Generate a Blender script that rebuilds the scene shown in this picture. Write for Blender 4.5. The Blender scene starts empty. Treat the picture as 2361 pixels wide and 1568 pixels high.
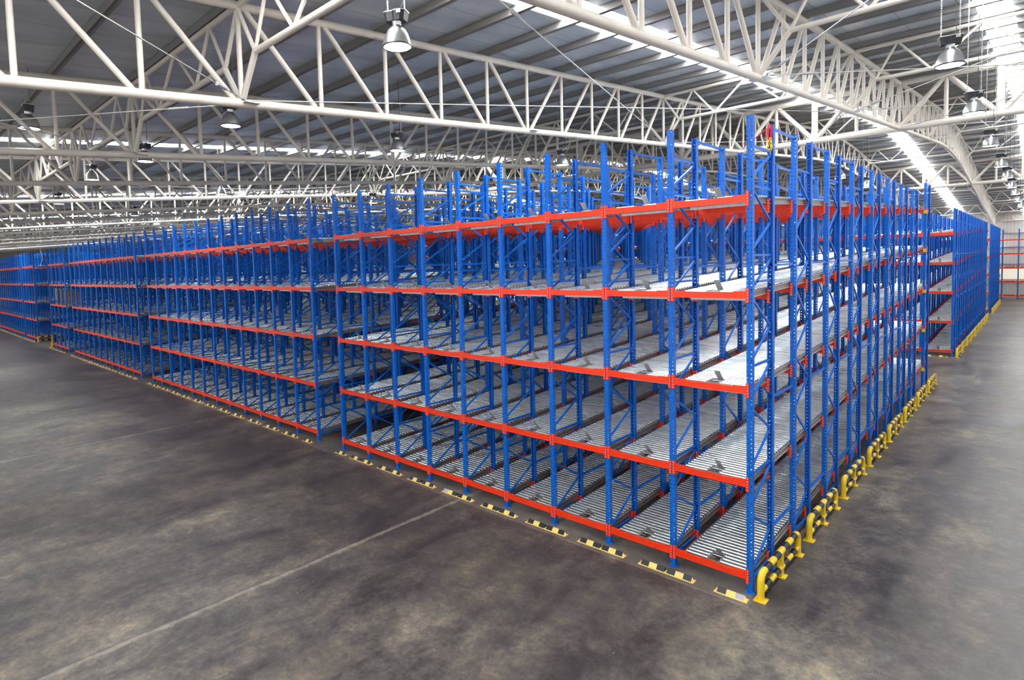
import bpy, math, random
from mathutils import Vector, Matrix
random.seed(7)
C = bpy.context.scene.collection
SC = bpy.context.scene
PI = math.pi

# ------------------------------------------------------------------ materials
def mat(name, col, rough=.5, metal=0., spec=.5, emit=None, es=0.):
    m = bpy.data.materials.new(name); m.use_nodes = True
    b = m.node_tree.nodes['Principled BSDF']
    b.inputs['Base Color'].default_value = (*col, 1)
    b.inputs['Roughness'].default_value = rough
    b.inputs['Metallic'].default_value = metal
    b.inputs['Specular IOR Level'].default_value = spec
    if emit:
        b.inputs['Emission Color'].default_value = (*emit, 1)
        b.inputs['Emission Strength'].default_value = es
    return m

class NT:
    """small helper to write node trees"""
    def __init__(s, m):
        s.m = m; s.t = m.node_tree; s.b = s.t.nodes['Principled BSDF']
        s.co = s.n('ShaderNodeTexCoord')
    def n(s, kind, **kw):
        x = s.t.nodes.new(kind)
        for k, v in kw.items(): setattr(x, k, v)
        return x
    def l(s, a, b): s.t.links.new(a, b)
    def val(s, x, inp):
        if isinstance(x, (int, float)): inp.default_value = x
        else: s.l(x, inp)
    def math(s, op, a, b=None, c=None, clamp=False):
        x = s.n('ShaderNodeMath', operation=op); x.use_clamp = clamp
        s.val(a, x.inputs[0])
        if b is not None: s.val(b, x.inputs[1])
        if c is not None: s.val(c, x.inputs[2])
        return x.outputs[0]
    def noise(s, vec, scale, detail=4, rough=.55, dist=0.):
        x = s.n('ShaderNodeTexNoise'); s.l(vec, x.inputs['Vector'])
        x.inputs['Scale'].default_value = scale; x.inputs['Detail'].default_value = detail
        x.inputs['Roughness'].default_value = rough; x.inputs['Distortion'].default_value = dist
        return x.outputs['Fac']
    def mapping(s, vec, scale=(1, 1, 1), rot=(0, 0, 0)):
        x = s.n('ShaderNodeMapping'); s.l(vec, x.inputs['Vector'])
        x.inputs['Scale'].default_value = scale; x.inputs['Rotation'].default_value = rot
        return x.outputs[0]
    def ramp(s, fac, stops):
        x = s.n('ShaderNodeValToRGB'); s.l(fac, x.inputs[0])
        cr = x.color_ramp
        while len(cr.elements) < len(stops): cr.elements.new(.5)
        for e, (p, c) in zip(cr.elements, stops):
            e.position = p; e.color = (*c, 1) if len(c) == 3 else c
        return x.outputs[0]
    def mix(s, fac, a, b, mode='MIX'):
        x = s.n('ShaderNodeMix', data_type='RGBA', blend_type=mode)
        s.val(fac, x.inputs[0])
        for v, i in ((a, 6), (b, 7)):
            if isinstance(v, tuple): x.inputs[i].default_value = (*v, 1)
            else: s.l(v, x.inputs[i])
        return x.outputs[2]
    def xyz(s, vec):
        x = s.n('ShaderNodeSeparateXYZ'); s.l(vec, x.inputs[0]); return x.outputs
    def col(s, c): s.l(c, s.b.inputs['Base Color'])
    def rough(s, r): s.l(r, s.b.inputs['Roughness'])
    def bump(s, h, strength=.2, dist=.02):
        x = s.n('ShaderNodeBump'); s.l(h, x.inputs['Height'])
        x.inputs['Strength'].default_value = strength; x.inputs['Distance'].default_value = dist
        s.l(x.outputs[0], s.b.inputs['Normal'])

M = {}
M['blue'] = mat('blue_paint', (.002, .135, .60), .33, spec=.3)
M['red'] = mat('red_paint', (.95, .042, .004), .38)
M['yellow'] = mat('yellow_paint', (.90, .60, .02), .38)
M['black'] = mat('black_paint', (.012, .012, .013), .45)
M['lampblack'] = mat('black_plastic', (.015, .015, .016), .4)
M['galv'] = mat('galvanised_steel', (.62, .62, .60), .42, .75)
M['railing'] = mat('lane_rail_steel', (.36, .30, .26), .5, .55)
M['roller'] = mat('zinc_roller', (.74, .77, .75), .28, .82)
M['flap'] = mat('stopper_plate', (.50, .54, .53), .35, .6)
M['cream'] = mat('cream_truss_paint', (.68, .62, .53), .45)
M['purlin'] = mat('purlin_paint', (.29, .27, .255), .5, .25)
M['column'] = mat('column_paint', (.62, .60, .56), .55)
M['alu'] = mat('spun_aluminium', (.78, .77, .76), .28, .95)
M['cable'] = mat('steel_cable', (.62, .60, .57), .4, .6)
M['lens'] = mat('lamp_lens', (1, 1, 1), .4, emit=(1., .98, .93), es=26)
M['sky'] = mat('skylight_sheet', (.9, .9, .9), .5, emit=(.93, .96, 1.), es=22)
M['card'] = mat('brown_cardboard', (.26, .19, .14), .8)
M['white'] = mat('white_sheet', (.8, .78, .76), .6)
M['wood'] = mat('pallet_wood', (.42, .26, .10), .7)
M['whitecord'] = mat('white_cord', (.8, .78, .74), .6)
M['sling_red'] = mat('red_sling', (.75, .01, .03), .6)
M['gold'] = mat('gold_chain', (.60, .42, .08), .35, .6)
M['grime'] = mat('worn_grey_stripe', (.42, .40, .38), .7)

def speckle(m, base, amt=.35, scale=9, rough=(.25, .5)):
    t = NT(m); o = t.co.outputs['Object']
    f = t.noise(o, scale, 5, .6)
    lo = tuple(c * (1 - amt) for c in base); hi = tuple(min(1, c * (1 + amt * .55)) for c in base)
    t.col(t.ramp(f, [(.3, lo), (.7, hi)]))
    t.rough(t.ramp(f, [(.3, (rough[0],) * 3), (.75, (rough[1],) * 3)]))
speckle(M['blue'], (.002, .135, .60), .16, 3, (.26, .42))
speckle(M['red'], (.95, .042, .004), .12, 3, (.3, .45))
speckle(M['cream'], (.68, .62, .53), .08, 2, (.38, .52))
speckle(M['galv'], (.62, .62, .60), .25, 14, (.3, .5))
speckle(M['railing'], (.36, .30, .26), .4, 10, (.4, .6))
speckle(M['card'], (.26, .19, .14), .3, 3, (.7, .9))
speckle(M['column'], (.62, .60, .56), .1, 1, (.45, .6))
# rollers: each lane shows lengthwise worn / shiny zones
t = NT(M['roller']); o = t.co.outputs['Object']
f = t.noise(t.mapping(o, (.5, 9, 1)), 1.3, 3, .6)
t.col(t.ramp(f, [(.3, (.60, .68, .68)), (.7, (.90, .93, .91))]))
t.rough(t.ramp(f, [(.3, (.36,) * 3), (.7, (.22,) * 3)]))

# hazard stripes running along local Y (guard rails)
M['hazard'] = mat('hazard_guard', (.9, .6, .02), .34)
t = NT(M['hazard']); x, y, z = t.xyz(t.co.outputs['Object'])[:3]
q = t.math('DIVIDE', t.math('SUBTRACT', y, .205), .2443)
odd = t.math('MODULO', t.math('FLOOR', q), 2.)
inside = t.math('MULTIPLY', t.math('GREATER_THAN', q, 0.), t.math('LESS_THAN', q, 7.))
blk = t.math('MULTIPLY', inside, t.math('SUBTRACT', 1., odd))
t.col(t.mix(blk, (.90, .60, .02), (.014, .012, .012)))

# concrete floor
M['floor'] = mat('concrete_floor', (.2, .18, .16), .45, spec=.3)
t = NT(M['floor']); o = t.co.outputs['Object']
X, Y, Z = t.xyz(o)[:3]
n1 = t.noise(o, .2, 6, .62, .2)
n2 = t.noise(t.mapping(o, (1.0, .5, 1), (0, 0, .35)), .95, 9, .72, .35)
n3 = t.noise(o, 11., 8, .78, .2)
base = t.ramp(n1, [(.34, (.064, .054, .053)), (.5, (.102, .089, .082)), (.64, (.172, .155, .131))])
patch = t.ramp(n2, [(.38, (.52, .50, .54)), (.49, (1, 1, 1)), (.60, (1.5, 1.45, 1.28)), (.72, (2.2, 2.1, 1.75))])
c = t.mix(1., base, patch, 'MULTIPLY')
fine = t.ramp(n3, [(.3, (.66, .66, .68)), (.5, (1., 1., 1.)), (.72, (1.42, 1.38, 1.28))])
n5 = t.noise(o, 2.4, 8, .75, .2)
c = t.mix(1., c, t.ramp(n5, [(.38, (.72, .70, .72)), (.5, (1., 1., 1.)), (.64, (1.45, 1.40, 1.25))]), 'MULTIPLY')
c = t.mix(1., c, fine, 'MULTIPLY')
# dark band in front of the stops, paler slab under the racks
d = t.math('ABSOLUTE', t.math('ADD', Y, 2.3))
band = t.math('MULTIPLY', t.math('SUBTRACT', 1., t.math('DIVIDE', d, 3.0), clamp=True), .62)
band = t.math('MULTIPLY', band, t.math('ADD', n1, .35))
band = t.math('MULTIPLY', band, t.math('DIVIDE', t.math('SUBTRACT', 1.6, X), 3., clamp=True))
c = t.mix(band, c, (.035, .028, .028))
under = t.math('MULTIPLY', t.math('MULTIPLY', t.math('GREATER_THAN', Y, -.44), t.math('LESS_THAN', Y, .6)), t.math('LESS_THAN', X, .12))
c = t.mix(t.math('MULTIPLY', under, .30), c, (.24, .215, .185))
# right aisle made paler: brightness from the skylight row put into the floor colour
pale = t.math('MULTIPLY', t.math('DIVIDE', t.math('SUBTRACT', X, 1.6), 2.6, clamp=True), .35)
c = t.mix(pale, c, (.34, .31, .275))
# joints
def joint(coord, pos, w, tex):
    dd = t.math('ABSOLUTE', t.math('SUBTRACT', coord, pos))
    dd = t.math('ADD', dd, t.math('MULTIPLY', t.math('SUBTRACT', tex, .42), w * 3.2))
    return t.math('SUBTRACT', 1., t.math('DIVIDE', dd, w), clamp=True)
n4 = t.noise(o, 2.2, 6, .75)
band2 = t.math('LESS_THAN', X, .15)
for coord, pos, w, k in ((X, -6.80, .12, .55), (X, -20.2, .07, .6), (X, -33.5, .07, .6), (Y, 42.9, .12, .8), (Y, -.46, .035, .45), (Y, 11.9, .03, .2), (X, -47., .07, .5)):
    jm = t.math('MULTIPLY', joint(coord, pos, w, n4), k)
    if pos == -.46: jm = t.math('MULTIPLY', jm, band2)
    c = t.mix(jm, c, (.46, .41, .32))
jd = t.math('ABSOLUTE', t.math('SUBTRACT', X, -6.885))
c = t.mix(t.math('MULTIPLY', t.math('LESS_THAN', jd, .012), .7), c, (.06, .05, .045))
# specks and scraps of paint
vo = t.n('ShaderNodeTexVoronoi'); t.l(o, vo.inputs['Vector']); vo.inputs['Scale'].default_value = 2.2
sp = t.math('LESS_THAN', vo.outputs['Distance'], .018)
c = t.mix(t.math('MULTIPLY', sp, .7), c, (.7, .66, .55))
t.col(c)
t.rough(t.ramp(n2, [(.3, (.30,) * 3), (.7, (.52,) * 3)]))
t.bump(n3, .12, .01)

# foil faced roof insulation
M['foil'] = mat('foil_insulation', (.33, .36, .40), .42, .3)
t = NT(M['foil']); o = t.co.outputs['Object']
X, Y, Z = t.xyz(o)[:3]
f1 = t.noise(t.mapping(o, (1.1, .22, 1)), 1.0, 5, .6, .4)
f2 = t.noise(t.mapping(o, (6, 6, 6)), 2.2, 3, .7)
c = t.ramp(f1, [(.3, (.42, .465, .495)), (.5, (.53, .58, .61)), (.7, (.68, .72, .74))])
seam = t.math('LESS_THAN', t.math('ABSOLUTE', t.math('SUBTRACT', t.math('FRACT', t.math('DIVIDE', X, 1.22)), .5)), .012)
c = t.mix(t.math('MULTIPLY', seam, .45), c, (.14, .14, .15))
t.col(c); t.rough(t.ramp(f1, [(.3, (.5,) * 3), (.7, (.34,) * 3)]))
t.bump(t.math('ADD', f1, t.math('MULTIPLY', f2, .25)), .35, .05)

# ribbed wall cladding
M['wall'] = mat('ribbed_cladding', (.62, .60, .56), .55)
t = NT(M['wall']); o = t.co.outputs['Object']
X, Y, Z = t.xyz(o)[:3]
s_ = t.math('ADD', X, Y)
rib = t.math('GREATER_THAN', t.math('FRACT', t.math('DIVIDE', s_, .33)), .82)
c = t.mix(t.math('MULTIPLY', rib, .35), t.ramp(t.noise(o, .5, 3), [(.3, (.50, .47, .43)), (.7, (.60, .57, .52))]), (.78, .74, .68))
t.col(c); t.bump(rib, .5, .04)
M['lightband'] = mat('lit_wall_band', (.85, .8, .65), .5, emit=(1, .9, .66), es=.35)  # glow put into the material for a stretch of wall that looks brightly lit

# ------------------------------------------------------------------ mesh builder
class MB:
    def __init__(s): s.v = []; s.f = []; s.m = []
    def face(s, ids, mi=0): s.f.append(ids); s.m.append(mi)
    def box(s, x0, x1, y0, y1, z0, z1, mi=0):
        b = len(s.v)
        s.v += [(x, y, z) for z in (z0, z1) for y in (y0, y1) for x in (x0, x1)]
        for q in ((0, 2, 3, 1), (4, 5, 7, 6), (0, 1, 5, 4), (2, 6, 7, 3), (0, 4, 6, 2), (1, 3, 7, 5)):
            s.face([b + i for i in q], mi)
    def prism(s, poly, x0, x1, mi=0):      # poly in (y, z), extruded along x
        b = len(s.v); n = len(poly)
        s.v += [(x0, y, z) for y, z in poly] + [(x1, y, z) for y, z in poly]
        for i in range(n):
            j = (i + 1) % n; s.face([b + i, b + j, b + n + j, b + n + i], mi)
        s.face([b + i for i in range(n)][::-1], mi); s.face([b + n + i for i in range(n)], mi)
    def tube(s, p, q, r, n=8, mi=0, caps=True):
        p = Vector(p); q = Vector(q); d = (q - p)
        if d.length < 1e-6: return
        d.normalize(); a = d.orthogonal().normalized() if abs(d.z) > .99 else Vector((0, 0, 1)).cross(d).normalized()
        c = d.cross(a); b = len(s.v)
        for e in (p, q):
            for i in range(n):
                w = 2 * PI * (i + .5) / n
                s.v.append(tuple(e + a * (r * math.cos(w)) + c * (r * math.sin(w))))
        for i in range(n):
            j = (i + 1) % n; s.face([b + i, b + j, b + n + j, b + n + i], mi)
        if caps:
            s.face([b + i for i in range(n)][::-1], mi); s.face([b + n + i for i in range(n)], mi)
    def path(s, pts, r, n=10, mi=0):
        P = [Vector(p) for p in pts]; b = len(s.v); k = len(P)
        ref = None
        for i, p in enumerate(P):
            t_ = (P[min(i + 1, k - 1)] - P[max(i - 1, 0)]).normalized()
            if ref is None: ref = t_.orthogonal().normalized()
            ref = (ref - t_ * ref.dot(t_)).normalized(); c = t_.cross(ref)
            for j in range(n):
                w = 2 * PI * j / n
                s.v.append(tuple(p + ref * (r * math.cos(w)) + c * (r * math.sin(w))))
        for i in range(k - 1):
            for j in range(n):
                jj = (j + 1) % n
                s.face([b + i * n + j, b + i * n + jj, b + (i + 1) * n + jj, b + (i + 1) * n + j], mi)
        s.face([b + j for j in range(n)][::-1], mi); s.face([b + (k - 1) * n + j for j in range(n)], mi)
    def lathe(s, prof, n=20, mi=0, cap0=False, cap1=False):
        b = len(s.v); k = len(prof)
        for r, z in prof:
            for j in range(n):
                w = 2 * PI * j / n; s.v.append((r * math.cos(w), r * math.sin(w), z))
        for i in range(k - 1):
            for j in range(n):
                jj = (j + 1) % n
                s.face([b + i * n + j, b + i * n + jj, b + (i + 1) * n + jj, b + (i + 1) * n + j], mi)
        if cap0: s.face([b + j for j in range(n)], mi)
        if cap1: s.face([b + (k - 1) * n + j for j in range(n)][::-1], mi)
    def strut(s, p, q, w, h, mi=0):        # small rectangular bar from p to q lying in the YZ plane
        p = Vector(p); q = Vector(q); d = (q - p).normalized()
        a = Vector((1, 0, 0)) * (w / 2); c = d.cross(Vector((1, 0, 0))).normalized() * (h / 2); b = len(s.v)
        for e in (p, q):
            for u in (-a - c, a - c, a + c, -a + c): s.v.append(tuple(e + u))
        for i in range(4):
            j = (i + 1) % 4; s.face([b + i, b + j, b + 4 + j, b + 4 + i], mi)
        s.face([b + 3, b + 2, b + 1, b], mi); s.face([b + 4, b + 5, b + 6, b + 7], mi)
    def add(s, o, dx=0, dy=0, dz=0):
        b = len(s.v); s.v += [(x + dx, y + dy, z + dz) for x, y, z in o.v]
        s.f += [[b + i for i in f] for f in o.f]; s.m += o.m
    def mesh(s, name, mats, smooth=False):
        me = bpy.data.meshes.new(name); me.from_pydata(s.v, [], s.f)
        for m in mats: me.materials.append(m)
        if len(mats) > 1: me.polygons.foreach_set('material_index', s.m)
        if smooth: me.polygons.foreach_set('use_smooth', [True] * len(s.f))
        me.update()
        if smooth:
            try: me.set_sharp_from_angle(angle=.7)
            except Exception: pass
        return me

def link(name, data, parent=None, loc=(0, 0, 0), rz=0.):
    o = bpy.data.objects.new(name, data); C.objects.link(o)
    o.location = loc; o.rotation_euler = (0, 0, rz)
    if parent: o.parent = parent
    return o
def tag(o, label=None, cat=None, group=None, kind=None):
    if label: o['label'] = label
    if cat: o['category'] = cat
    if group: o['group'] = group
    if kind: o['kind'] = kind
    return o
def empty(name, loc=(0, 0, 0), rz=0.):
    return link(name, None, None, loc, rz)
ORD = ['zeroth', 'first', 'second', 'third', 'fourth', 'fifth', 'sixth', 'seventh', 'eighth', 'ninth', 'tenth', 'eleventh', 'twelfth',
       'thirteenth', 'fourteenth', 'fifteenth', 'sixteenth', 'seventeenth', 'eighteenth', 'nineteenth', 'twentieth']

# ------------------------------------------------------------------ dimensions
W = 1.4; P = 2.437; FA = 1.15; HT = 8.26
LV = [.292, 1.945, 3.593, 5.238, 6.882]
DROP = .118; SL = .0405
LANE_L = 21.45
def zrow(L, y): return L - DROP + SL * y

# ------------------------------------------------------------------ rack meshes
def post_mesh(h, holes=True):
    """open C upright, front face at y = 0 looking to -Y, 100 mm wide, 88 mm deep"""
    b = MB(); pitch = .076; D = .088
    def strip(p0, p1, cols):
        # p0,p1 : (x,y) ends of the face in plan; cols: hole centres as fractions
        p0 = Vector((*p0, 0)); p1 = Vector((*p1, 0)); L = (p1 - p0).length; d = (p1 - p0) / L
        k = len(cols); n = int(h / pitch)
        z0 = h - n * pitch
        def V(u, z): 
            q = p0 + d * u; b.v.append((q.x, q.y, z)); return len(b.v) - 1
        if z0 > 1e-4:
            a = [V(0, 0), V(L, 0), V(L, z0), V(0, z0)]; b.face(a)
        cw = L / k
        for i in range(n):
            za = z0 + i * pitch; zb = za + pitch; zc = (za + zb) / 2
            for j in range(k):
                ua = j * cw; ub = ua + cw; uc = cols[j] * L
                r = .009; rh = .0112
                o_ = [V(ua, za), V(ub, za), V(ub, zb), V(ua, zb)]
                c_ = [V(uc - r, zc - rh), V(uc + r, zc - rh), V(uc + r, zc + rh), V(uc - r, zc + rh)]
                for e in range(4):
                    g = (e + 1) % 4; b.face([o_[e], o_[g], c_[g], c_[e]])
    if holes:
        strip((-.05, 0), (.05, 0), (.19, .81))
        strip((.05, 0), (.05, D), (.6,))
        strip((-.05, D), (-.05, 0), (.4,))
    else:
        b.box(-.05, .05, 0, .003, 0, h); b.box(.047, .05, .003, D, 0, h); b.box(-.05, -.047, .003, D, 0, h)
    b.box(.032, .05, D, D + .003, 0, h); b.box(-.05, -.032, D, D + .003, 0, h)
    b.box(-.075, .075, -.025, .12, 0, .01)
    if holes:
        for sx in (-.062, .062): b.tube((sx, .02, .01), (sx, .02, .024), .008, 6, 1)
    return b
def flip(b):
    o = MB(); o.v = [(x, FA - y, z) for x, y, z in b.v]; o.f = [f[::-1] for f in b.f]; o.m = b.m; return o
def brace_mb(kind, spacers=True):
    b = MB(); y0, y1 = .085, FA - .085; w, h = .03, .038
    def s(ya, za, yb, zb): b.strut((0, ya, za), (0, yb, zb), w, h)
    if kind == 0:
        for z in (7.77, 7.1, 5.92, 5.46, 4.0, 2.1, .22): s(y0, z, y1, z)
        zz = [(0, .30), (1, .83), (0, 1.38)], [(0, 1.52), (1, 2.02)], [(0, 2.22), (1, 2.71), (0, 3.27)], [(0, 3.43), (1, 3.95)], [(0, 4.1), (1, 4.62), (0, 5.2)], [(0, 5.32), (1, 5.84)], [(0, 6.0), (1, 6.52), (0, 7.08)], [(0, 7.24), (1, 7.72)]
    else:
        for z in (7.61, .22): s(y0, z, y1, z)
        zz = ([(0, .30), (1, .85), (0, 1.45), (1, 2.05), (0, 2.75), (1, 3.3), (0, 3.9), (1, 4.52), (0, 5.25), (1, 5.8), (0, 6.38), (1, 7.0), (0, 7.56)],)
    for ch in zz:
        for (a, za), (c, zb) in zip(ch, ch[1:]): s((y0, y1)[a], za, (y0, y1)[c], zb)
    if spacers:
        for z in (8.2, 5.73, 3.28, .81): b.strut((0, FA, z), (0, P + .02, z), .04, .04)
    return b
blue = [M['blue'], M['galv']]
ME = {}
pf = post_mesh(HT); ME['post_front'] = pf.mesh('post', blue); ME['post_rear'] = flip(pf).mesh('post_rear', blue)
pt = post_mesh(8.74); ME['post_tall_front'] = pt.mesh('post_tall', blue); ME['post_tall_rear'] = flip(pt).mesh('post_tall_rear', blue)
ME['brace0'] = brace_mb(0).mesh('brace_front', [M['blue']]); ME['brace1'] = brace_mb(1).mesh('brace', [M['blue']])
ME['brace_end'] = brace_mb(1, False).mesh('brace_end', [M['blue']])
pl_ = post_mesh(HT, False); LF = MB(); LF.add(pl_); LF.add(flip(pl_)); LF.add(brace_mb(1)); ME['frame_light'] = LF.mesh('frame_light', [M['blue'], M['galv']])
LFe = MB(); LFe.add(pl_); LFe.add(flip(pl_)); LFe.add(brace_mb(1, False)); ME['frame_light_end'] = LFe.mesh('frame_light_end', [M['blue'], M['galv']])

def beam_mb(front, studs=True):
    """origin at the middle of the bay between two posts, z = connector middle"""
    b = MB(); hx = W / 2
    y0, y1 = (-.012, .045) if front else (.02, .07)
    b.box(-hx + .052, hx - .052, y0, y1, -.055, .052)
    if front:
        for s in (-1, 1):
            a, c = sorted((s * (hx - .052), s * (hx - .27))); b.box(a, c, y0 - .002, y1, .052, .070)
    for s in (-1, 1):
        a, c = sorted((s * (hx - .052), s * (hx - .008)))
        b.box(a, c, -.014, -.001, -.128, .128)
        if front: b.box(*sorted((s * (hx - .060), s * (hx - .052))), -.014, .05, -.128, .128)
        if studs:
            for k in range(5):
                z = -.1 + k * .05; b.tube((s * (hx - .03), -.014, z), (s * (hx - .03), -.018, z), .0075, 6, 1)
    return b
ME['beam_front'] = beam_mb(True).mesh('beam_front', [M['red'], M['white']])
ME['beam_front_light'] = beam_mb(True, False).mesh('beam_front_light', [M['red']])
ME['beam_row'] = beam_mb(False).mesh('beam_row', [M['red'], M['white']])
beam_light = beam_mb(False, False)

XL, XR = -1.19 + .7, -.07 + .7      # lane edges measured from bay middle
def lane_rail_mb():
    b = MB()
    z0 = -.055; L = LANE_L
    def q(x0, x1, za, zb, mi):          # sloping bar along the lane
        n = len(b.v)
        for y in (.06, L):
            zs = SL * y
            b.v += [(x0, y, za + zs), (x1, y, za + zs), (x1, y, zb + zs), (x0, y, zb + zs)]
        for f in ((3, 2, 1, 0), (4, 5, 6, 7), (0, 1, 5, 4), (1, 2, 6, 5), (2, 3, 7, 6), (3, 0, 4, 7)): b.face([n + i for i in f], mi)
    for xa in (XL, XR - .012):
        q(xa, xa + .012, z0, z0 + .108, 0)
    for xa, xb in ((XL - .02, XL + .012), (XR - .012, XR + .02)):
        q(xa, xb, z0 + .101, z0 + .109, 1); q(xa, xb, z0, z0 + .008, 1)
    b.box(XL + .10, XR + .02, .16, .18, -.092, -.04, 1)       # galvanised end channel under the front beam
    return b
def rollers_mb(n=10, pitch=.115, caps=True):
    b = MB(); r = .027; k = int((LANE_L - .15) / pitch)
    for i in range(k):
        y = .11 + i * pitch; z = .058 + SL * y
        xs = [(XL + .02, XR - .02)]
        if i < 3: xs = [(XL + .02, -.075), (.165, XR - .02)]
        for xa, xb in xs:
            b.tube((xa, y, z), (xb, y, z), r, n, 0, caps)
            if caps:
                b.tube((xa - .02, y, z), (xa, y, z), .012, 4, 1, False); b.tube((xb, y, z), (xb + .02, y, z), .012, 4, 1, False)
    return b
def stopper_mb():
    b = MB(); x0, x1 = -.06, .15
    for x in (x0, x1): b.box(x - .012, x + .012, .06, .42, .055, .085)
    b.box(x0, x1, .06, .085, .045, .07); b.box(x0, x1, .39, .41, .045, .07); b.box(x0, .03, .2, .22, .04, .06)
    b.tube((x0, .3, .06), (x1, .3, .06), .012, 8)
    # curved stop plate
    xs = (.03, .135); pts = []
    for i in range(9):
        u = i / 8; y = .37 - .20 * u - .015 * math.sin(u * PI); z = .07 + .20 * u
        pts.append((y, z))
    n = len(b.v)
    for y, z in pts:
        for x in xs: b.v.append((x, y, z)); b.v.append((x, y + .006, z + .003))
    for i in range(8):
        a = n + i * 4; c = a + 4
        b.face([a, a + 2, c + 2, c], 1); b.face([a + 1, c + 1, c + 3, a + 3], 1)
        b.face([a, c, c + 1, a + 1], 1); b.face([a + 2, a + 3, c + 3, c + 2], 1)
    e = n + 32; b.face([e, e + 2, e + 3, e + 1], 1)
    return b
def guide_mb():
    b = MB()
    y = LANE_L; z = SL * y
    for s in (-1, 1):
        xc = s * (W / 2 - .13)
        b.prism([(y - .02, z + .08), (y + .16, z + .08), (y + .16, z + .20), (y + .02, z + .24)], xc - .05, xc + .05)
    return b
ME['rails'] = lane_rail_mb().mesh('rails', [M['railing'], M['galv']])
ME['rollers'] = rollers_mb().mesh('rollers', [M['roller'], M['black']], True)
ME['stopper'] = stopper_mb().mesh('stopper', [M['galv'], M['flap']])
ME['guide'] = guide_mb().mesh('guide', [M['yellow']])
LL = MB(); LL.add(lane_rail_mb())
rr = rollers_mb(6, .115, False); rr.m = [2] * len(rr.m); LL.add(rr)
st = stopper_mb(); st.m = [1 if i == 0 else 3 for i in st.m]; LL.add(st)
gm = guide_mb(); gm.m = [4] * len(gm.m); LL.add(gm)
ME['lane_light'] = LL.mesh('lane_light', [M['railing'], M['galv'], M['roller'], M['flap'], M['yellow']])

def rack(label, x0, nb, y0, nf, detail, group=None, maxrows=None, lanes=True):
    """x0 = right-hand end, nb bays running to -X, nf frames deep"""
    root = empty('pallet_flow_rack', (x0, y0, 0)); tag(root, label, 'rack', group)
    # frames, nearest first
    fr = [(k, i) for k in range(nf) for i in range(nb + 1)]
    fr.sort(key=lambda q: q[0] * 2.4 + q[1] * .25 if detail else q[0] * 2.4 + q[1] * .6)
    rest = MB()
    for c_, (k, i) in enumerate(fr):
        loc = (-i * W, k * P, 0)
        if c_ >= 100:
            rest.add(LFe if k == nf - 1 else LF, *loc); continue
        if detail == 2:
            tall = k == nf - 1
            if tall: loc = (-i * W, 20.45, 0)
            f = link('upright_frame', ME['brace0' if k == 0 else ('brace_end' if tall else 'brace1')], root, loc)
            link('post', ME['post_tall_front' if tall else 'post_front'], f); link('post', ME['post_tall_rear' if tall else 'post_rear'], f)
        else:
            link('upright_frame', ME['frame_light_end' if k == nf - 1 else 'frame_light'], root, loc)
    if rest.v:
        o = link('upright_frame', rest.mesh('upright_frames_deep', [M['blue'], M['galv']]), root); o['kind'] = 'stuff'
    rows = []
    for k in range(nf):
        yk = 20.45 if (detail == 2 and k == nf - 1) else k * P
        if k: rows.append(yk)
        rows.append(yk + FA - .09)
    if detail == 2: rows.append(19.5)
    deep = MB()
    for j in range(nb):
        xc = -(j + .5) * W
        for L in LV:
            link('front_beam', ME['beam_front' if detail == 2 else 'beam_front_light'], root, (xc, 0, L))
            for yr in rows:
                if detail == 2 and j == 0: link('support_beam', ME['beam_row'], root, (xc, yr, zrow(L, yr)))
                else: deep.add(beam_light, xc, yr, zrow(L, yr))
            if not lanes: continue
            zb = L - DROP + .052 + .055
            if detail == 2:
                ln = link('roller_lane', ME['rails'], root, (xc, 0, zb))
                link('roller_bed', ME['rollers'], ln); link('pallet_stopper', ME['stopper'], ln); link('entry_guide', ME['guide'], ln)
            else:
                link('roller_lane', ME['lane_light'], root, (xc, 0, zb))
    o = link('support_beam', deep.mesh('support_beams_deep', [M['red'], M['white']]), root); o['kind'] = 'stuff'
    return root

RA = rack('nearest blue and red pallet flow rack, its corner upright at the crossing of the aisles', 0, 9, 0, 9, 2)
RB = rack('blue and red pallet flow rack directly left of the nearest one, twelve bays wide', -14.12, 12, 0, 9, 2)
RC = rack('third blue and red pallet flow rack along the front row, left of the centre', -32.82, 11, 0, 9, 1)
RD = rack('narrow four-bay blue rack end before the cross aisle, brown boxes inside', -50.1, 4, 0, 9, 1)
RE1 = rack('short four-bay blue rack just beyond the cross aisle at far left', -62.1, 4, 0, 9, 1)
RE2 = rack('farthest long blue rack at the left edge of the front row', -68.7, 15, 0, 9, 1)
RF = rack('second blue pallet flow rack along the right aisle, beyond the first gap', 0, 9, 31.6, 11, 1)
RF2 = rack('blue pallet flow rack standing behind the twelve-bay rack, seen through it', -14.12, 12, 31.6, 9, 1)
RG = rack('third blue rack down the right aisle with yellow pallet guides', 0, 9, 62.3, 7, 1)
RI = rack('blue pallet flow rack standing behind the third front-row rack', -32.82, 11, 31.6, 9, 1)

# entry rack against the back wall: bays of red beams with yellow guides
root = empty('pallet_rack', (4.2, 84, 0)); tag(root, 'blue and red rack across the end of the aisle against the back wall', 'rack')
gy = MB()
for s in (-1, 1): gy.prism([(-.16, .02), (.05, .02), (.05, .15), (-.16, .10)], s * .52 - .05, s * .52 + .05)
ge = gy.mesh('guide_front', [M['yellow']])
for i in range(9):
    link('upright_frame', ME['frame_light_end'], root, (-i * 1.4 + .02, 0, 0))
    if i < 8:
        for L in LV:
            link('front_beam', ME['beam_front_light'], root, (-(i + .5) * W, 0, L + .1))
            link('support_beam', ME['beam_front_light'], root, (-(i + .5) * W, FA - .09, L + .15))
            link('entry_guide', ge, root, (-(i + .5) * W, -.05, L + .16))
# yellow guides at the aisle face of the third rack
for i in range(3):
    for L in LV: link('entry_guide', ge, RG, (-(i + .5) * W, -.05, L + .02))
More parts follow.
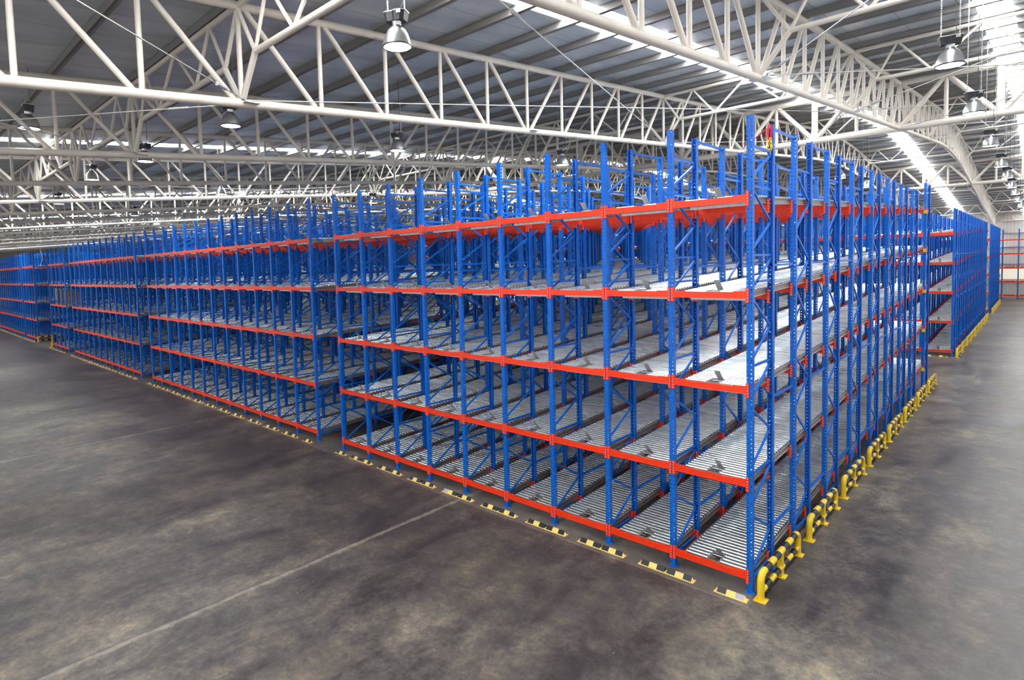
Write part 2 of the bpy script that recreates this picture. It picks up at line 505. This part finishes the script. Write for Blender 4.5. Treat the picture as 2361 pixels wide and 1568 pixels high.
# small yellow location tags on the tall rear upright of the nearest rack
tm = MB(); tm.box(-.06, .06, -.05, 0, -.07, .07); tme = tm.mesh('tag', [M['yellow']])
for z in (7.55, 5.95, 4.25, 2.6, .95):
    link('location_tag', tme, RA, (0.02, 20.43, z))

# ------------------------------------------------------------------ floor stops
def stop_mb(L, worn=()):
    b = MB(); w = .075
    b.box(-L / 2, L / 2, -w, w, 0, .008, 0)
    n = 2 if L > .8 else 1; seg = (L - .10 - (.05 if n == 2 else 0)) / n; x = -L / 2 + .05; c_ = 0
    for g in range(n):
        q = seg / 3
        for k in range(3):
            mi = 1 if k != 1 else 0
            if c_ in worn: mi = 2
            b.prism([(-.045, .008), (.055, .008), (.055, .02), (.03, .075), (.015, .075)], x, x + q, mi); x += q; c_ += 1
        x += .05
    for s in (-1, 1):                 # little end gussets
        xx = s * (L / 2 - .05); a = len(b.v)
        b.v += [(xx, -.045, .008), (xx, .055, .008), (xx, .02, .075), (xx + s * .045, .0, .008)]
        for f in ((0, 1, 2), (0, 2, 3), (1, 3, 2), (0, 3, 1)): b.face([a + i for i in f], 0)
    return b
M['paleyellow'] = mat('faded_yellow_paint', (.82, .60, .16), .5)
mats = [M['paleyellow'], M['black'], M['grime']]
SF = stop_mb(1.09).mesh('stop_full', mats); SH = stop_mb(.56).mesh('stop_half', mats)
SW = stop_mb(1.09, (0,)).mesh('stop_worn', mats); SHW = stop_mb(.56, (2,)).mesh('stop_half_worn', mats)
def stops(x0, nb, where, grp):
    for i in range(nb + 1):
        half = i in (0, nb)
        x = x0 - i * W + (-.21 if i == 0 else (.32 if i == nb else 0))
        if where == 'near':
            d = SHW if i == 0 else (SH if half else (SW if i == 5 else SF))
            if i == 0: lb = 'short striped floor stop with a worn grey stripe at the nearest rack corner'
            elif i == nb: lb = 'short striped floor stop at the left end of the nearest rack'
            else: lb = 'yellow and black floor stop before the ' + ORD[i + 1] + ' upright of the nearest rack' + (', one stripe grey' if i == 5 else '')
        elif where == 'second':
            d = SH if half else SF
            lb = 'small yellow and black floor stop before the ' + ORD[i + 1] + ' upright of the twelve-bay rack'
        else:
            d = SH if half else SF; lb = 'tiny striped floor stop along the foot of ' + where
        o = link('floor_stop', d, None, (x, -.285, 0)); tag(o, lb, 'floor stop', grp)
stops(0, 9, 'near', 'floor stops along the nearest rack')
stops(-14.12, 12, 'second', 'floor stops along the twelve-bay rack')
stops(-32.82, 11, 'the third front-row rack', 'floor stops along the third rack')
stops(-50.1, 4, 'the four-bay rack holding boxes', 'floor stops along the four-bay rack')
stops(-62.1, 4, 'the short rack beyond the cross aisle', 'floor stops beyond the cross aisle')
stops(-68.7, 12, 'the farthest rack at left', 'floor stops along the farthest rack')
o = link('floor_stop', SF, None, (-.7, 31.3, 0)); tag(o, 'striped floor stop at the corner of the second rack down the right aisle', 'floor stop')
o = link('floor_stop', SF, None, (-.7, 62.0, 0)); tag(o, 'distant yellow floor stop at the third rack in the right aisle', 'floor stop')

# ------------------------------------------------------------------ guard rails
def hoop():
    b = MB(); r = .058; H = .46; L = 2.12; R = .14; pts = [(0, 0, .01), (0, 0, H - R)]
    for i in range(1, 7):
        a = i / 6 * PI / 2; pts.append((0, R - R * math.cos(a), H - R + R * math.sin(a)))
    for i in range(0, 7):
        a = i / 6 * PI / 2; pts.append((0, L - R + R * math.sin(a), H - R + R * math.cos(a)))
    pts.append((0, L, .01)); b.path(pts, r, 16); return b
GH = hoop().mesh('hoop', [M['hazard']], True)
b = MB(); b.tube((0, .04, .155), (0, 2.08, .155), .052, 14); GL = b.mesh('lower', [M['hazard']], True)
b = MB(); b.box(-.04, .04, 1.0, 1.12, .01, .45); GM_ = b.mesh('mid', [M['yellow']])
b = MB(); b.box(-.1, .1, -.1, .1, 0, .012)
for sx in (-.075, .075):
    for sy in (-.075, .075): b.tube((sx, sy, .012), (sx, sy, .026), .011, 6, 1)
GP = b.mesh('foot', [M['yellow'], M['galv']])
def guard(x, y, label, group, rz=0.):
    g = empty('guard_rail', (x, y, 0), rz); tag(g, label, 'guard rail', group)
    link('top_rail', GH, g); link('lower_rail', GL, g); link('middle_support', GM_, g)
    for yy in (0, 1.06, 2.12): link('base_plate', GP, g, (0, yy, 0))
for i in range(8):
    guard(.217, -.094 + 2.917 * i, 'yellow and black tubular guard rail beside the nearest rack, ' + ORD[i + 1] + ' from its corner', 'guard rails beside the nearest rack')
for i in range(9):
    guard(.23, 31.5 + 2.917 * i, 'distant striped guard rail beside the second aisle rack, ' + ORD[i + 1] + ' from its corner', 'guard rails beside the second aisle rack')
for i in range(5):
    guard(.23, 62.4 + 2.917 * i, 'far yellow guard rail beside the third aisle rack', 'guard rails beside the third aisle rack')
for i in range(3):
    guard(-61.75, -.05 + 2.9 * i, 'striped guard rail along the rack beyond the cross aisle, ' + ORD[i + 1] + ' from the front', 'guard rails across the cross aisle')
for i in range(4):
    guard(-56.05, -.05 + 2.9 * i, 'striped guard rail at the left end of the four-bay rack, ' + ORD[i + 1] + ' from the front', 'guard rails on the near side of the cross aisle')

# ------------------------------------------------------------------ roof structure
YR = 38.9; RR = 7.5
def crv(z0, s, y):
    d = abs(y - YR); zr = z0 + s * YR
    return zr - s * d if d >= RR else zr - s * (d * d + RR * RR) / (2 * RR)
zb = lambda y: crv(9.43, .0805, y)
zt = lambda y: crv(11.2, .084, y)
zp = lambda y: zt(y) + .08            # purlin underside
zroof = lambda y: zt(y) + .25
TX = [-.84 - 6.2 * k for k in range(-1, 18)]
NY = [2.98 + 1.69 * n for n in range(-10, 51)]
cream = [M['cream']]
def chordpts(f, x=0, y0=-13.92, y1=87.4):
    ys = [y0] + [y for y in range(int(y0) + 1, int(y1) + 1, 2)] + [y1]
    ys = [y0] + [y0 + (26 - y0) * i / 12 for i in range(1, 12)] + [26 + i for i in range(0, 27)] + [52 + (y1 - 52) * i / 10 for i in range(1, 11)]
    return [(x, y, f(y)) for y in ys]
b = MB(); b.path(chordpts(zb), .083, 14); cb = b.mesh('chord_b', cream, True)
b = MB(); b.path(chordpts(zt), .083, 14); ct = b.mesh('chord_t', cream, True)
b = MB(); b.path(chordpts(zb), .083, 7); cbl = b.mesh('chord_b_far', cream, True)
b = MB(); b.path(chordpts(zt), .083, 7); ctl = b.mesh('chord_t_far', cream, True)
def diag(i):
    """which way the diagonal between node i and i+1 leans: True = top first"""
    ym = (NY[i] + NY[i + 1]) / 2; ph = ((ym + 13.92) % 33.8)
    return ph < 16.9
webs = []
for i, y in enumerate(NY):
    if y > 87: continue
    b = MB(); b.tube((0, y, zb(y)), (0, y, zt(y)), .047, 10); v = b.mesh('vertical', cream, True)
    d = None
    if i + 1 < len(NY) and NY[i + 1] < 87.5:
        b2 = MB(); o_ = .10
        if diag(i): b2.tube((0, y + o_, zt(y)), (0, NY[i + 1] - o_, zb(NY[i + 1])), .052, 10)
        else: b2.tube((0, y + o_, zb(y)), (0, NY[i + 1] - o_, zt(NY[i + 1])), .052, 10)
        d = b2.mesh('diagonal', cream, True)
    webs.append((v, d, y))
WB = MB()
for i, y in enumerate(NY):
    if y > 87: continue
    WB.tube((0, y, zb(y)), (0, y, zt(y)), .047, 6, caps=False)
    if i + 1 < len(NY) and NY[i + 1] < 87.5:
        if diag(i): WB.tube((0, y + .1, zt(y)), (0, NY[i + 1] - .1, zb(NY[i + 1])), .052, 6, caps=False)
        else: WB.tube((0, y + .1, zb(y)), (0, NY[i + 1] - .1, zt(NY[i + 1])), .052, 6, caps=False)
WBm = WB.mesh('web_far', cream)
NODES = [2.98 + 8.45 * n for n in range(-2, 11)]
b = MB()
for y in NODES: b.box(-.20, .20, y - .02, y + .26, zb(y) - .005, zb(y) + .006)
GUS = b.mesh('gussets', [M['galv']])
def tlab(k):
    return ORD[k + 1] + ' from the right'
for k in range(-1, 17):
    x = -.84 - 6.2 * k; near = -1 <= k <= 3
    t_ = empty('roof_truss', (x, 0, 0)); tag(t_, 'cream tubular roof truss running front to back, ' + ORD[k + 2] + ' from the right', 'roof truss', 'roof trusses running front to back')
    link('bottom_chord', cb if near else cbl, t_); link('top_chord', ct if near else ctl, t_)
    link('node_plates', GUS, t_)['kind'] = 'stuff'
    if near and k >= 0:
        for v, d, y in webs:
            if k >= 2 and y > 60: continue
            link('vertical_tube', v, t_)
            if d: link('diagonal_tube', d, t_)
        if k >= 2:
            pass
    else:
        link('web', WBm, t_)
# far part of webs for k 2,3
WB2 = MB()
for i, y in enumerate(NY):
    if y <= 60 or y > 87: continue
    WB2.tube((0, y, zb(y)), (0, y, zt(y)), .047, 6, caps=False)
    if i + 1 < len(NY) and NY[i + 1] < 87.5:
        if diag(i): WB2.tube((0, y + .1, zt(y)), (0, NY[i + 1] - .1, zb(NY[i + 1])), .052, 6, caps=False)
        else: WB2.tube((0, y + .1, zb(y)), (0, NY[i + 1] - .1, zt(NY[i + 1])), .052, 6, caps=False)
w2 = WB2.mesh('web_back', cream)
for o in [o for o in C.objects if o.name.startswith('roof_truss') and 'web' not in o.name]:
    if any(abs(o.location.x - (-.84 - 6.2 * k)) < .01 for k in (2, 3)): link('rear_web', w2, o)

# bridging trusses across each bay (origin at left truss centre line, spanning +X by 6.1)
def bridging():
    S = 6.2; h = 1.95; lo = -.98; t0 = MB(); t0.tube((0, 0, 0), (S, 0, 0), .055, 10)
    t1 = MB(); t1.tube((.62, 0, lo), (S - .62, 0, lo), .058, 10)
    w_ = MB()
    xs = [(.62, lo), (1.15, 0), (1.95, lo), (3.05, 0), (4.15, lo), (4.95, 0), (S - .62, lo)]
    for (xa, za), (xb, zb_) in zip(xs, xs[1:]): w_.tube((xa, 0, za), (xb, 0, zb_), .034, 8)
    for x, s in ((0, 1), (S, -1)):
        w_.tube((x, 0, -1.76), (x + s * .62, 0, lo), .055, 8); w_.tube((x, 0, -.03), (x + s * .62, 0, lo), .04, 8)
    return t0, t1, w_
t0, t1, w_ = bridging()
BT = t0.mesh('bridge_top', cream, True); BB = t1.mesh('bridge_bottom', cream, True); BW = w_.mesh('bridge_web', cream, True)
BA = MB(); BA.add(t0); BA.add(t1); BA.add(w_); BAm = BA.mesh('bridge_far', cream, True)
def girder():
    S = 6.2; lo = -1.84
    a = MB(); a.tube((0, 0, 0), (S, 0, 0), .12, 12); c = MB(); c.tube((0, 0, lo), (S, 0, lo), .13, 12)
    v = []; 
    m1 = MB(); m1.tube((S / 2, 0, lo), (S / 2, 0, 0), .13, 12); v.append(m1)
    for x in (1.5, S - 1.5):
        m = MB(); m.tube((x, 0, lo), (x, 0, 0), .075, 10); v.append(m)
    d = []
    for (xa, za), (xb, zb_) in zip([(0, lo), (1.5, 0), (S / 2, lo), (S - 1.5, 0)], [(1.5, 0), (S / 2, lo), (S - 1.5, 0), (S, lo)]):
        m = MB(); m.tube((xa, 0, za), (xb, 0, zb_), .095, 10); d.append(m)
    return a, c, v, d
ga, gc, gv, gd = girder()
GA = ga.mesh('girder_top', cream, True); GC = gc.mesh('girder_bottom', cream, True)
GV = [m.mesh('girder_vertical', cream, True) for m in gv]; GD = [m.mesh('girder_diagonal', cream, True) for m in gd]
for k in range(0, 15):
    x = -.84 - 6.2 * k
    bay = 'between the ' + ORD[k + 1] + ' and ' + ORD[k + 2] + ' trusses'
    for n, y in enumerate(NODES):
        zt_ = zt(y)
        if abs(y - 19.88) < .1 or abs(y - 53.68) < .1:
            g = empty('cross_girder', (x, y, zt_)); wh = 'front' if y < 30 else 'rear'
            tag(g, 'heavy cream tube girder of the ' + wh + ' column line, ' + bay, 'girder', 'heavy cross girders of the ' + wh + ' column line')
            link('top_chord', GA, g); link('bottom_chord', GC, g)
            for m in GV: link('vertical_tube', m, g)
            for m in GD: link('diagonal_tube', m, g)
            continue
        if y < -6.5 or (k > 8 and y > 45) or n % 2 == 0: continue
        lab = 'light lattice cross truss ' + bay + ', ' + ORD[n] + ' row from the front'
        if k < 3 and y < 45:
            g = empty('cross_truss', (x, y, zt_)); link('top_chord', BT, g); link('bottom_chord', BB, g); link('web', BW, g)
        else: g = link('cross_truss', BAm, None, (x, y, zt_))
        tag(g, lab, 'cross truss', 'light cross trusses between the roof trusses')
# the same for the bay right of the first visible truss
x = 5.36
for n, y in enumerate(NODES):
    if y < -6.5: continue
    if abs(y - 19.88) < .1 or abs(y - 53.68) < .1:
        g = empty('cross_girder', (x, y, zt(y))); wh = 'front' if y < 30 else 'rear'
        tag(g, 'heavy cream tube girder of the ' + wh + ' column line above the right aisle', 'girder', 'heavy cross girders of the ' + wh + ' column line')
        link('top_chord', GA, g).location.x = -6.2; link('bottom_chord', GC, g).location.x = -6.2
        for m in GV: link('vertical_tube', m, g).location.x = -6.2
        for m in GD: link('diagonal_tube', m, g).location.x = -6.2
    else:
        g = empty('cross_truss', (x, y, zt(y)))
        for nm, m in (('top_chord', BT), ('bottom_chord', BB), ('web', BW)): link(nm, m, g).location.x = -6.2
        tag(g, 'light lattice cross truss above the right aisle, ' + ORD[n] + ' row from the front', 'cross truss', 'light cross trusses above the right aisle')
# shift: trusses for k>=0 span to the LEFT neighbour
for o in C.objects:
    if o.parent is None and o.name.split('.')[0] in ('cross_girder', 'cross_truss') and o.location.x < 0: o.location.x -= 6.2

# bracing rods
def rod(p, q, label, group):
    b = MB(); p = Vector(p); q = Vector(q); d = (q - p); L = d.length; u = d / L
    o = empty('bracing_rod', p)
    b.tube((0, 0, 0), d, .011, 6); link('rod', b.mesh('rod', [M['cable']], True), o)
    t2 = MB(); a = u * .9; c2 = u * 1.25
    t2.tube(a, c2, .028, 8); t2.tube(u * .1, u * .22, .022, 8); link('turnbuckle', t2.mesh('turnbuckle', [M['galv']], True), o)
    tag(o, label, 'bracing rod', group)
def tn(k, y, s=0): return (-.84 - 6.2 * k + s * .15, y, zb(y) + .02)
for k in (0, 3, 6):
    for a, c2, w_ in ((-5.47, 11.43, 'front'), (11.43, 28.33, 'middle'), (28.33, 45.23, 'rear')):
        for fl in (0, 1):
            if fl: a, c2 = c2, a
            rod(tn(k, a, -1), tn(k + 1, c2, 1), 'thin steel bracing rod slanting ' + ('forward' if fl else 'back') + ' between the ' + ORD[k + 2] + ' and ' + ORD[k + 3] + ' trusses, ' + w_ + ' part', 'bracing rods under the roof')
rod(tn(1, -5.47, 1), (-.84, -11.6, zb(-11.6)), 'bright bracing rod running down from the upper left corner to the first lower node', 'bracing rods at the upper left')
rod(tn(1, -5.47, -1), (-13.24, -12.5, zb(-12.5)), 'bracing rod going left from just under the large lower tube', 'bracing rods at the upper left')
rod(tn(2, -5.47, 1), (-7.04, -12., zb(-12.)), 'bracing rod ending at the lower node of the third truss from the right', 'bracing rods at the upper left')
for n, (p_, q_) in enumerate([(0, -1), (0, 1), (1, 0), (1, 2), (2, 1), (2, 3), (3, 2), (3, 4), (4, 3), (4, 5), (5, 4), (5, 6)]):
    a, c2 = 2.98 + 8.45 * p_, 2.98 + 8.45 * q_
    rod(tn(0, a, 1), tn(-1, c2, -1), 'thin steel bracing rod over the right aisle, ' + ORD[n + 1] + ' from the front', 'bracing rods over the right aisle')

# columns under the girders
for k in (2, 5, 8, 11):
    for y in (19.88, 53.68):
        x = -.84 - 6.2 * k
        b = MB(); b.box(-.13, .13, -.16, .16, 0, zb(y) - .14); b.box(-.25, .25, -.25, .25, 0, .03)
        o = link('steel_column', b.mesh('column', [M['column']]), None, (x, y, 0))
        tag(o, 'pale grey steel column rising between racks under the ' + ORD[k + 1] + ' truss, ' + ('front' if y < 30 else 'rear') + ' line', 'column', 'columns carrying the roof')

# ------------------------------------------------------------------ shell
def struct(name, mb, mats, smooth=False):
    o = link(name, mb.mesh(name, mats, smooth)); o['kind'] = 'structure'; return o
XL_, XR_, YF, YB = -118., 13., -16., 88.
b = MB(); b.v = [(XL_, YF - 6, 0), (XR_ + 6, YF - 6, 0), (XR_ + 6, YB, 0), (XL_, YB, 0)]; b.face([0, 1, 2, 3]); struct('floor', b, [M['floor']])
SK = [(2.12, 2.83), (-4.60, -3.62), (-23.5, -22.7), (-44.2, -43.2), (-64.5, -63.5), (-85, -84)]
ys = [YF] + [YF + (YR - RR - YF) * i / 6 for i in range(1, 7)] + [YR - RR + i * 1.5 for i in range(1, 11)] + [YR + RR + (YB - YR - RR) * i / 6 for i in range(1, 7)]
def roofstrip(b, xa, xb, off=0.):
    for ya, yb in zip(ys, ys[1:]):
        n = len(b.v); th = .06
        za, zb_ = zroof(ya) + off, zroof(yb) + off
        b.v += [(xa, ya, za), (xb, ya, za), (xb, yb, zb_), (xa, yb, zb_), (xa, ya, za + th), (xb, ya, za + th), (xb, yb, zb_ + th), (xa, yb, zb_ + th)]
        for f in ((0, 3, 2, 1), (4, 5, 6, 7), (1, 2, 6, 5), (0, 4, 7, 3)): b.face([n + i for i in f])
b = MB(); edges = [XL_] + [e for s in sorted(SK) for e in s] + [XR_]
for i in range(0, len(edges), 2): roofstrip(b, edges[i], edges[i + 1])
struct('ceiling', b, [M['foil']])
for i, (xa, xb) in enumerate(SK):
    b = MB(); roofstrip(b, xa, xb, .02); struct('window_%d' % (i + 1), b, [M['sky']])
# purlins
b = MB(); b.box(XL_, XR_, -.032, .032, 0, .16); b.box(XL_, XR_, -.032, .075, 0, .012); b.box(XL_, XR_, .06, .075, 0, .03)
PU = b.mesh('purlin', [M['purlin']])
for n, y in enumerate(NY):
    o = link('trim_%d' % (n + 1), PU, None, (0, y, zp(y))); o['kind'] = 'structure'
# walls
b = MB(); b.box(XL_, XR_, YB, YB + .1, 0, 10.9); struct('wall_back', b, [M['wall']])
b = MB(); b.box(XL_ - .1, XL_, YF, YB, 0, 15.2); struct('wall_left', b, [M['wall']])
b = MB(); b.box(-14, XR_, YB - .03, YB - .005, 2.25, 3.5); struct('window_9', b, [M['lightband']])  # glowing strip standing in for light on the wall, not an opening
for n, z in enumerate((1.9, 4.1, 6.2, 7.9, 9.45)):
    b = MB(); b.box(XL_, XR_, YB - .18, YB - .03, z, z + .08); struct('trim_%d' % (70 + n), b, [M['cream']])

# ------------------------------------------------------------------ high bay lamps
def lamp_parts():
    out = {}
    b = MB(); prof = [(.075, .40), (.085, .36), (.11, .335), (.165, .29), (.205, .22), (.235, .13), (.252, .05), (.258, 0)]
    b.lathe(prof, 28); b.lathe([(r - .006, z) for r, z in prof][::-1], 28); out['reflector'] = b.mesh('reflector', [M['alu']], True)
    b = MB(); b.lathe([(.250, .012), (.262, .016), (.268, .0), (.262, -.016), (.250, -.012)], 28); out['rim'] = b.mesh('rim', [M['lampblack']], True)
    b = MB(); b.lathe([(.250, -.002), (.18, -.008), (.001, -.010)], 28); out['lens'] = b.mesh('lens', [M['lens']], True)
    b = MB(); b.lathe([(.082, .34), (.082, .43), (.09, .44)], 20); out['collar'] = b.mesh('collar', [M['alu']], True)
    b = MB()
    def slab(pl, z0, z1, s, mi):
        n = len(b.v); k = len(pl); b.v += [(x * s, y * s, z0) for x, y in pl] + [(x, y, z1) for x, y in pl]
        for i in range(k):
            j = (i + 1) % k; b.face([n + i, n + j, n + k + j, n + k + i], mi)
        b.face([n + i for i in range(k)][::-1], mi); b.face([n + k + i for i in range(k)], mi)
    pl = [(-.21, -.10), (-.16, -.12), (-.04, -.12), (0, -.145), (.12, -.145), (.20, -.11), (.21, .09), (.15, .12), (0, .145), (-.10, .12), (-.20, .10)]
    slab(pl, .44, .60, .86, 0); slab([(x * 1.04, y * 1.04) for x, y in pl], .60, .615, 1, 1)
    b.box(.06, .14, -.16, -.14, .54, .60, 1)
    out['ballast_housing'] = b.mesh('housing', [M['lampblack'], M['galv']])
    return out
LP = lamp_parts()
def lamp(x, y, z, label, group, rz, chain):
    o = empty('high_bay_lamp', (x, y, z), rz); o.scale = (.87, .87, .87); tag(o, label, 'ceiling lamp', group)
    for nm, me in LP.items(): link(nm, me, o)
    top = (zroof(y) - .03 - z) / .87
    for s in (-1, 1):
        b = MB(); zz = .61
        if chain:
            i = 0
            while zz < top:
                if i % 2: b.box(s * .165 - .012, s * .165 + .012, -.003, .003, zz, zz + .034)
                else: b.box(s * .165 - .003, s * .165 + .003, -.012, .012, zz, zz + .034)
                zz += .027; i += 1
        else: b.tube((s * .165, 0, .61), (s * .15, 0, top), .006, 5)
        link('chain', b.mesh('chain', [M['galv']]), o)
    b = MB(); b.path([(.05, 0, .6), (.11, .02, .75), (.10, .03, 1.2), (.10, .03, top)], .007, 6); link('power_cable', b.mesh('power_cable', [M['lampblack']]), o)
L = [(-3.86, -4.35, 'largest high bay lamp, hanging alone at the top of the picture', 1),
     (-10.43, -4.17, 'lit high bay lamp just under the second truss bottom tube', 0),
     (-13.5, -7.64, 'high bay lamp near the left edge, second largest on that side', 0),
     (-16.39, -4.26, 'high bay lamp partly behind the third truss bottom tube', 0),
     (-10.38, .91, 'high bay lamp on a long black cable straight below the largest one', 0),
     (-21.2, -4.58, 'small high bay lamp in front of the left trusses', 0),
     (-8.87, 7.28, 'high bay lamp hidden behind the tall uprights of the nearest rack', 0),
     (-22.9, .86, 'small high bay lamp above the twelve-bay rack', 0), (-22.4, 8.9, 'small high bay lamp over the left end of the nearest rack', 0),
     (-3.24, 21.3, 'small lamp between uprights under the second truss, nearer of two', 0), (-3.27, 26.9, 'small lamp between uprights under the second truss, farther of two', 0),
     (-30.2, -3.9, 'tiny high bay lamp at left above the third rack', 0), (-34.9, .76, 'tiny high bay lamp above the third rack, right of the cord', 0),
     (-39.4, -4.35, 'tiny high bay lamp near the left edge below the truss tubes', 0), (-48, -4.3, 'distant tiny high bay lamp above the farthest racks', 0),
     (-45, 1., 'distant tiny high bay lamp above the four-bay rack', 0), (-34.5, 9, 'tiny lamp deep behind the third rack uprights', 0)]
for i, (x, y, lb, c_) in enumerate(L): lamp(x, y, 9.4, lb, 'high bay lamps over the racks', [.5, .3, .1, .6, .35][i % 5], c_)
for i, (y, z) in enumerate([(4.19, 9.42), (9.5, 9.38), (16.1, 9.37), (23.0, 9.36), (28.6, 9.36), (34.2, 9.3), (40., 9.3), (46., 9.2), (52.5, 9.15), (59, 9.1), (66, 9.1)]):
    lamp(2.2, y, z, 'high bay lamp of the right aisle row, ' + ORD[i + 1] + ' from the camera', 'high bay lamps over the right aisle', .35 + .1 * (i % 3), i < 4)

# ------------------------------------------------------------------ loose items
# slings hung on the nearest rack's rear upright
o = empty('hoist_sling', (0, 1.07, 7.8)); tag(o, 'bundle of red webbing and gold chain hung over a tall upright', 'sling')
b = MB(); c2 = MB()
for i in range(6):
    a = random.uniform(-.05, .05); d = random.uniform(-.04, .09)
    b.path([(a * .3, d, .46), (a, -.04 + d, .36), (a * 1.1, -.05 + d, .24), (a, -.04 + d, .14)], .009, 6)
    for j in range(0 if i % 2 else 7):
        z = .20 - j * .038 + random.uniform(-.01, .01); x = a * 1.3 + random.uniform(-.015, .015)
        if j % 2: c2.box(x - .018, x + .018, -.055 + d, -.043 + d, z - .022, z + .022)
        else: c2.box(x - .008, x + .008, -.068 + d, -.03 + d, z - .022, z + .022)
b.path([(0, 0, .44), (-.12, -.05, .34), (-.3, -.1, .2), (-.42, -.12, .16)], .008, 6)
link('webbing', b.mesh('webbing', [M['sling_red']], True), o); link('chain', c2.mesh('chain', [M['gold']]), o)
# hanging white cord
b = MB(); pts = [(-40.2, -3., zb(-3)), (-40.3, -3., 10.2), (-40.65, -3.05, 9.7), (-40.5, -3, 9.1), (-40.7, -2.95, 8.5), (-40.5, -3, 8.0), (-40.6, -3, 7.6), (-40.3, -3, 7.25), (-40.1, -3, 7.0), (-40.5, -3, 6.85), (-41.0, -3, 6.7), (-40.6, -3, 6.62)]
b.path(pts, .013, 6); tag(link('hanging_cord', b.mesh('cord', [M['whitecord']], True)), 'loose white cord dangling from a truss above the left racks', 'cord')
# loads in the four-bay rack
zl = LV[2] + .06
def load(x, label, white=False):
    o = empty('pallet_load', (x, .25, zl + .03)); tag(o, label, 'boxed pallet', 'boxed pallets in the four-bay rack')
    b = MB()
    for k in range(5): b.box(-.52, .52, k * .22, k * .22 + .12, .11, .13)
    for k in range(3): b.box(-.52 + k * .46, -.40 + k * .46, 0, 1.0, 0, .11)
    link('pallet', b.mesh('pallet', [M['wood']]), o)
    b = MB(); b.box(-.5, .5, .02, .98, .14, 1.15); b.box(-.51, .51, .01, .99, 1.1, 1.17)
    link('carton', b.mesh('carton', [M['white' if white else 'card']]), o)
load(-51.52 + .0, 'brown boxed pallet in the four-bay rack, nearest its right end')
load(-52.92 + .0, 'brown boxed pallet in the middle of the four-bay rack')
load(-54.32 + .0, 'brown boxed pallet next to the white one in the four-bay rack')
load(-55.1 - .0 + .0, 'white wrapped pallet at the left end of the four-bay rack', True) if False else None
b = MB(); b.box(-.06, .06, 0, 1.2, 0, 1.25); b.box(-.09, .09, 0, .05, 1.25, 1.29)
tag(link('white_panel', b.mesh('panel', [M['white']]), None, (-55.0, .2, zl + .05)), 'upright white panel at the left of the brown boxes in the rack', 'panel')

# ------------------------------------------------------------------ light
w = bpy.data.worlds.new('World'); SC.world = w; w.use_nodes = True
bg = w.node_tree.nodes['Background']; bg.inputs[0].default_value = (.93, .96, 1., 1); bg.inputs[1].default_value = .95

# ------------------------------------------------------------------ camera
cam = bpy.data.cameras.new('Camera'); co = bpy.data.objects.new('Camera', cam); C.objects.link(co)
yaw, pit, rol = math.radians(44.6916), math.radians(-3.4209), math.radians(1.6633)
Rz = Matrix.Rotation(yaw, 3, 'Z'); Rx = Matrix.Rotation(pit, 3, 'X')
cr, sr = math.cos(rol), math.sin(rol)
Rr = Matrix(((cr, 0, sr), (0, 1, 0), (-sr, 0, cr)))
R = Rz @ Rx @ Rr                       # columns: right, forward, up
right, fwd, up = R.col[0], R.col[1], R.col[2]
Mx = Matrix((right, up, -fwd)).transposed().to_4x4()
Mx.translation = Vector((2.5394, -7.4892, 4.2099)) * 1.4
co.matrix_world = Mx
cam.sensor_fit = 'HORIZONTAL'; cam.sensor_width = 36.; cam.lens = 1351.222 / 2361 * 36
cam.shift_x = (1180.5 - 1071.6511) / 2361; cam.shift_y = (692.1565 - 784) / 2361
cam.clip_start = .1; cam.clip_end = 400
SC.camera = co

SC.view_settings.view_transform = 'Standard'; SC.view_settings.look = 'None'
SC.view_settings.exposure = .26; SC.view_settings.gamma = 1.; SC.view_settings.use_curve_mapping = False
SC.cycles.max_bounces = 4; SC.cycles.diffuse_bounces = 3; SC.cycles.glossy_bounces = 2
SC.cycles.transmission_bounces = 0; SC.cycles.transparent_max_bounces = 1
SC.cycles.use_adaptive_sampling = True; SC.cycles.adaptive_threshold = .25; SC.cycles.adaptive_min_samples = 16
SC.cycles.use_denoising = True
SC.cycles.sample_clamp_indirect = 8.
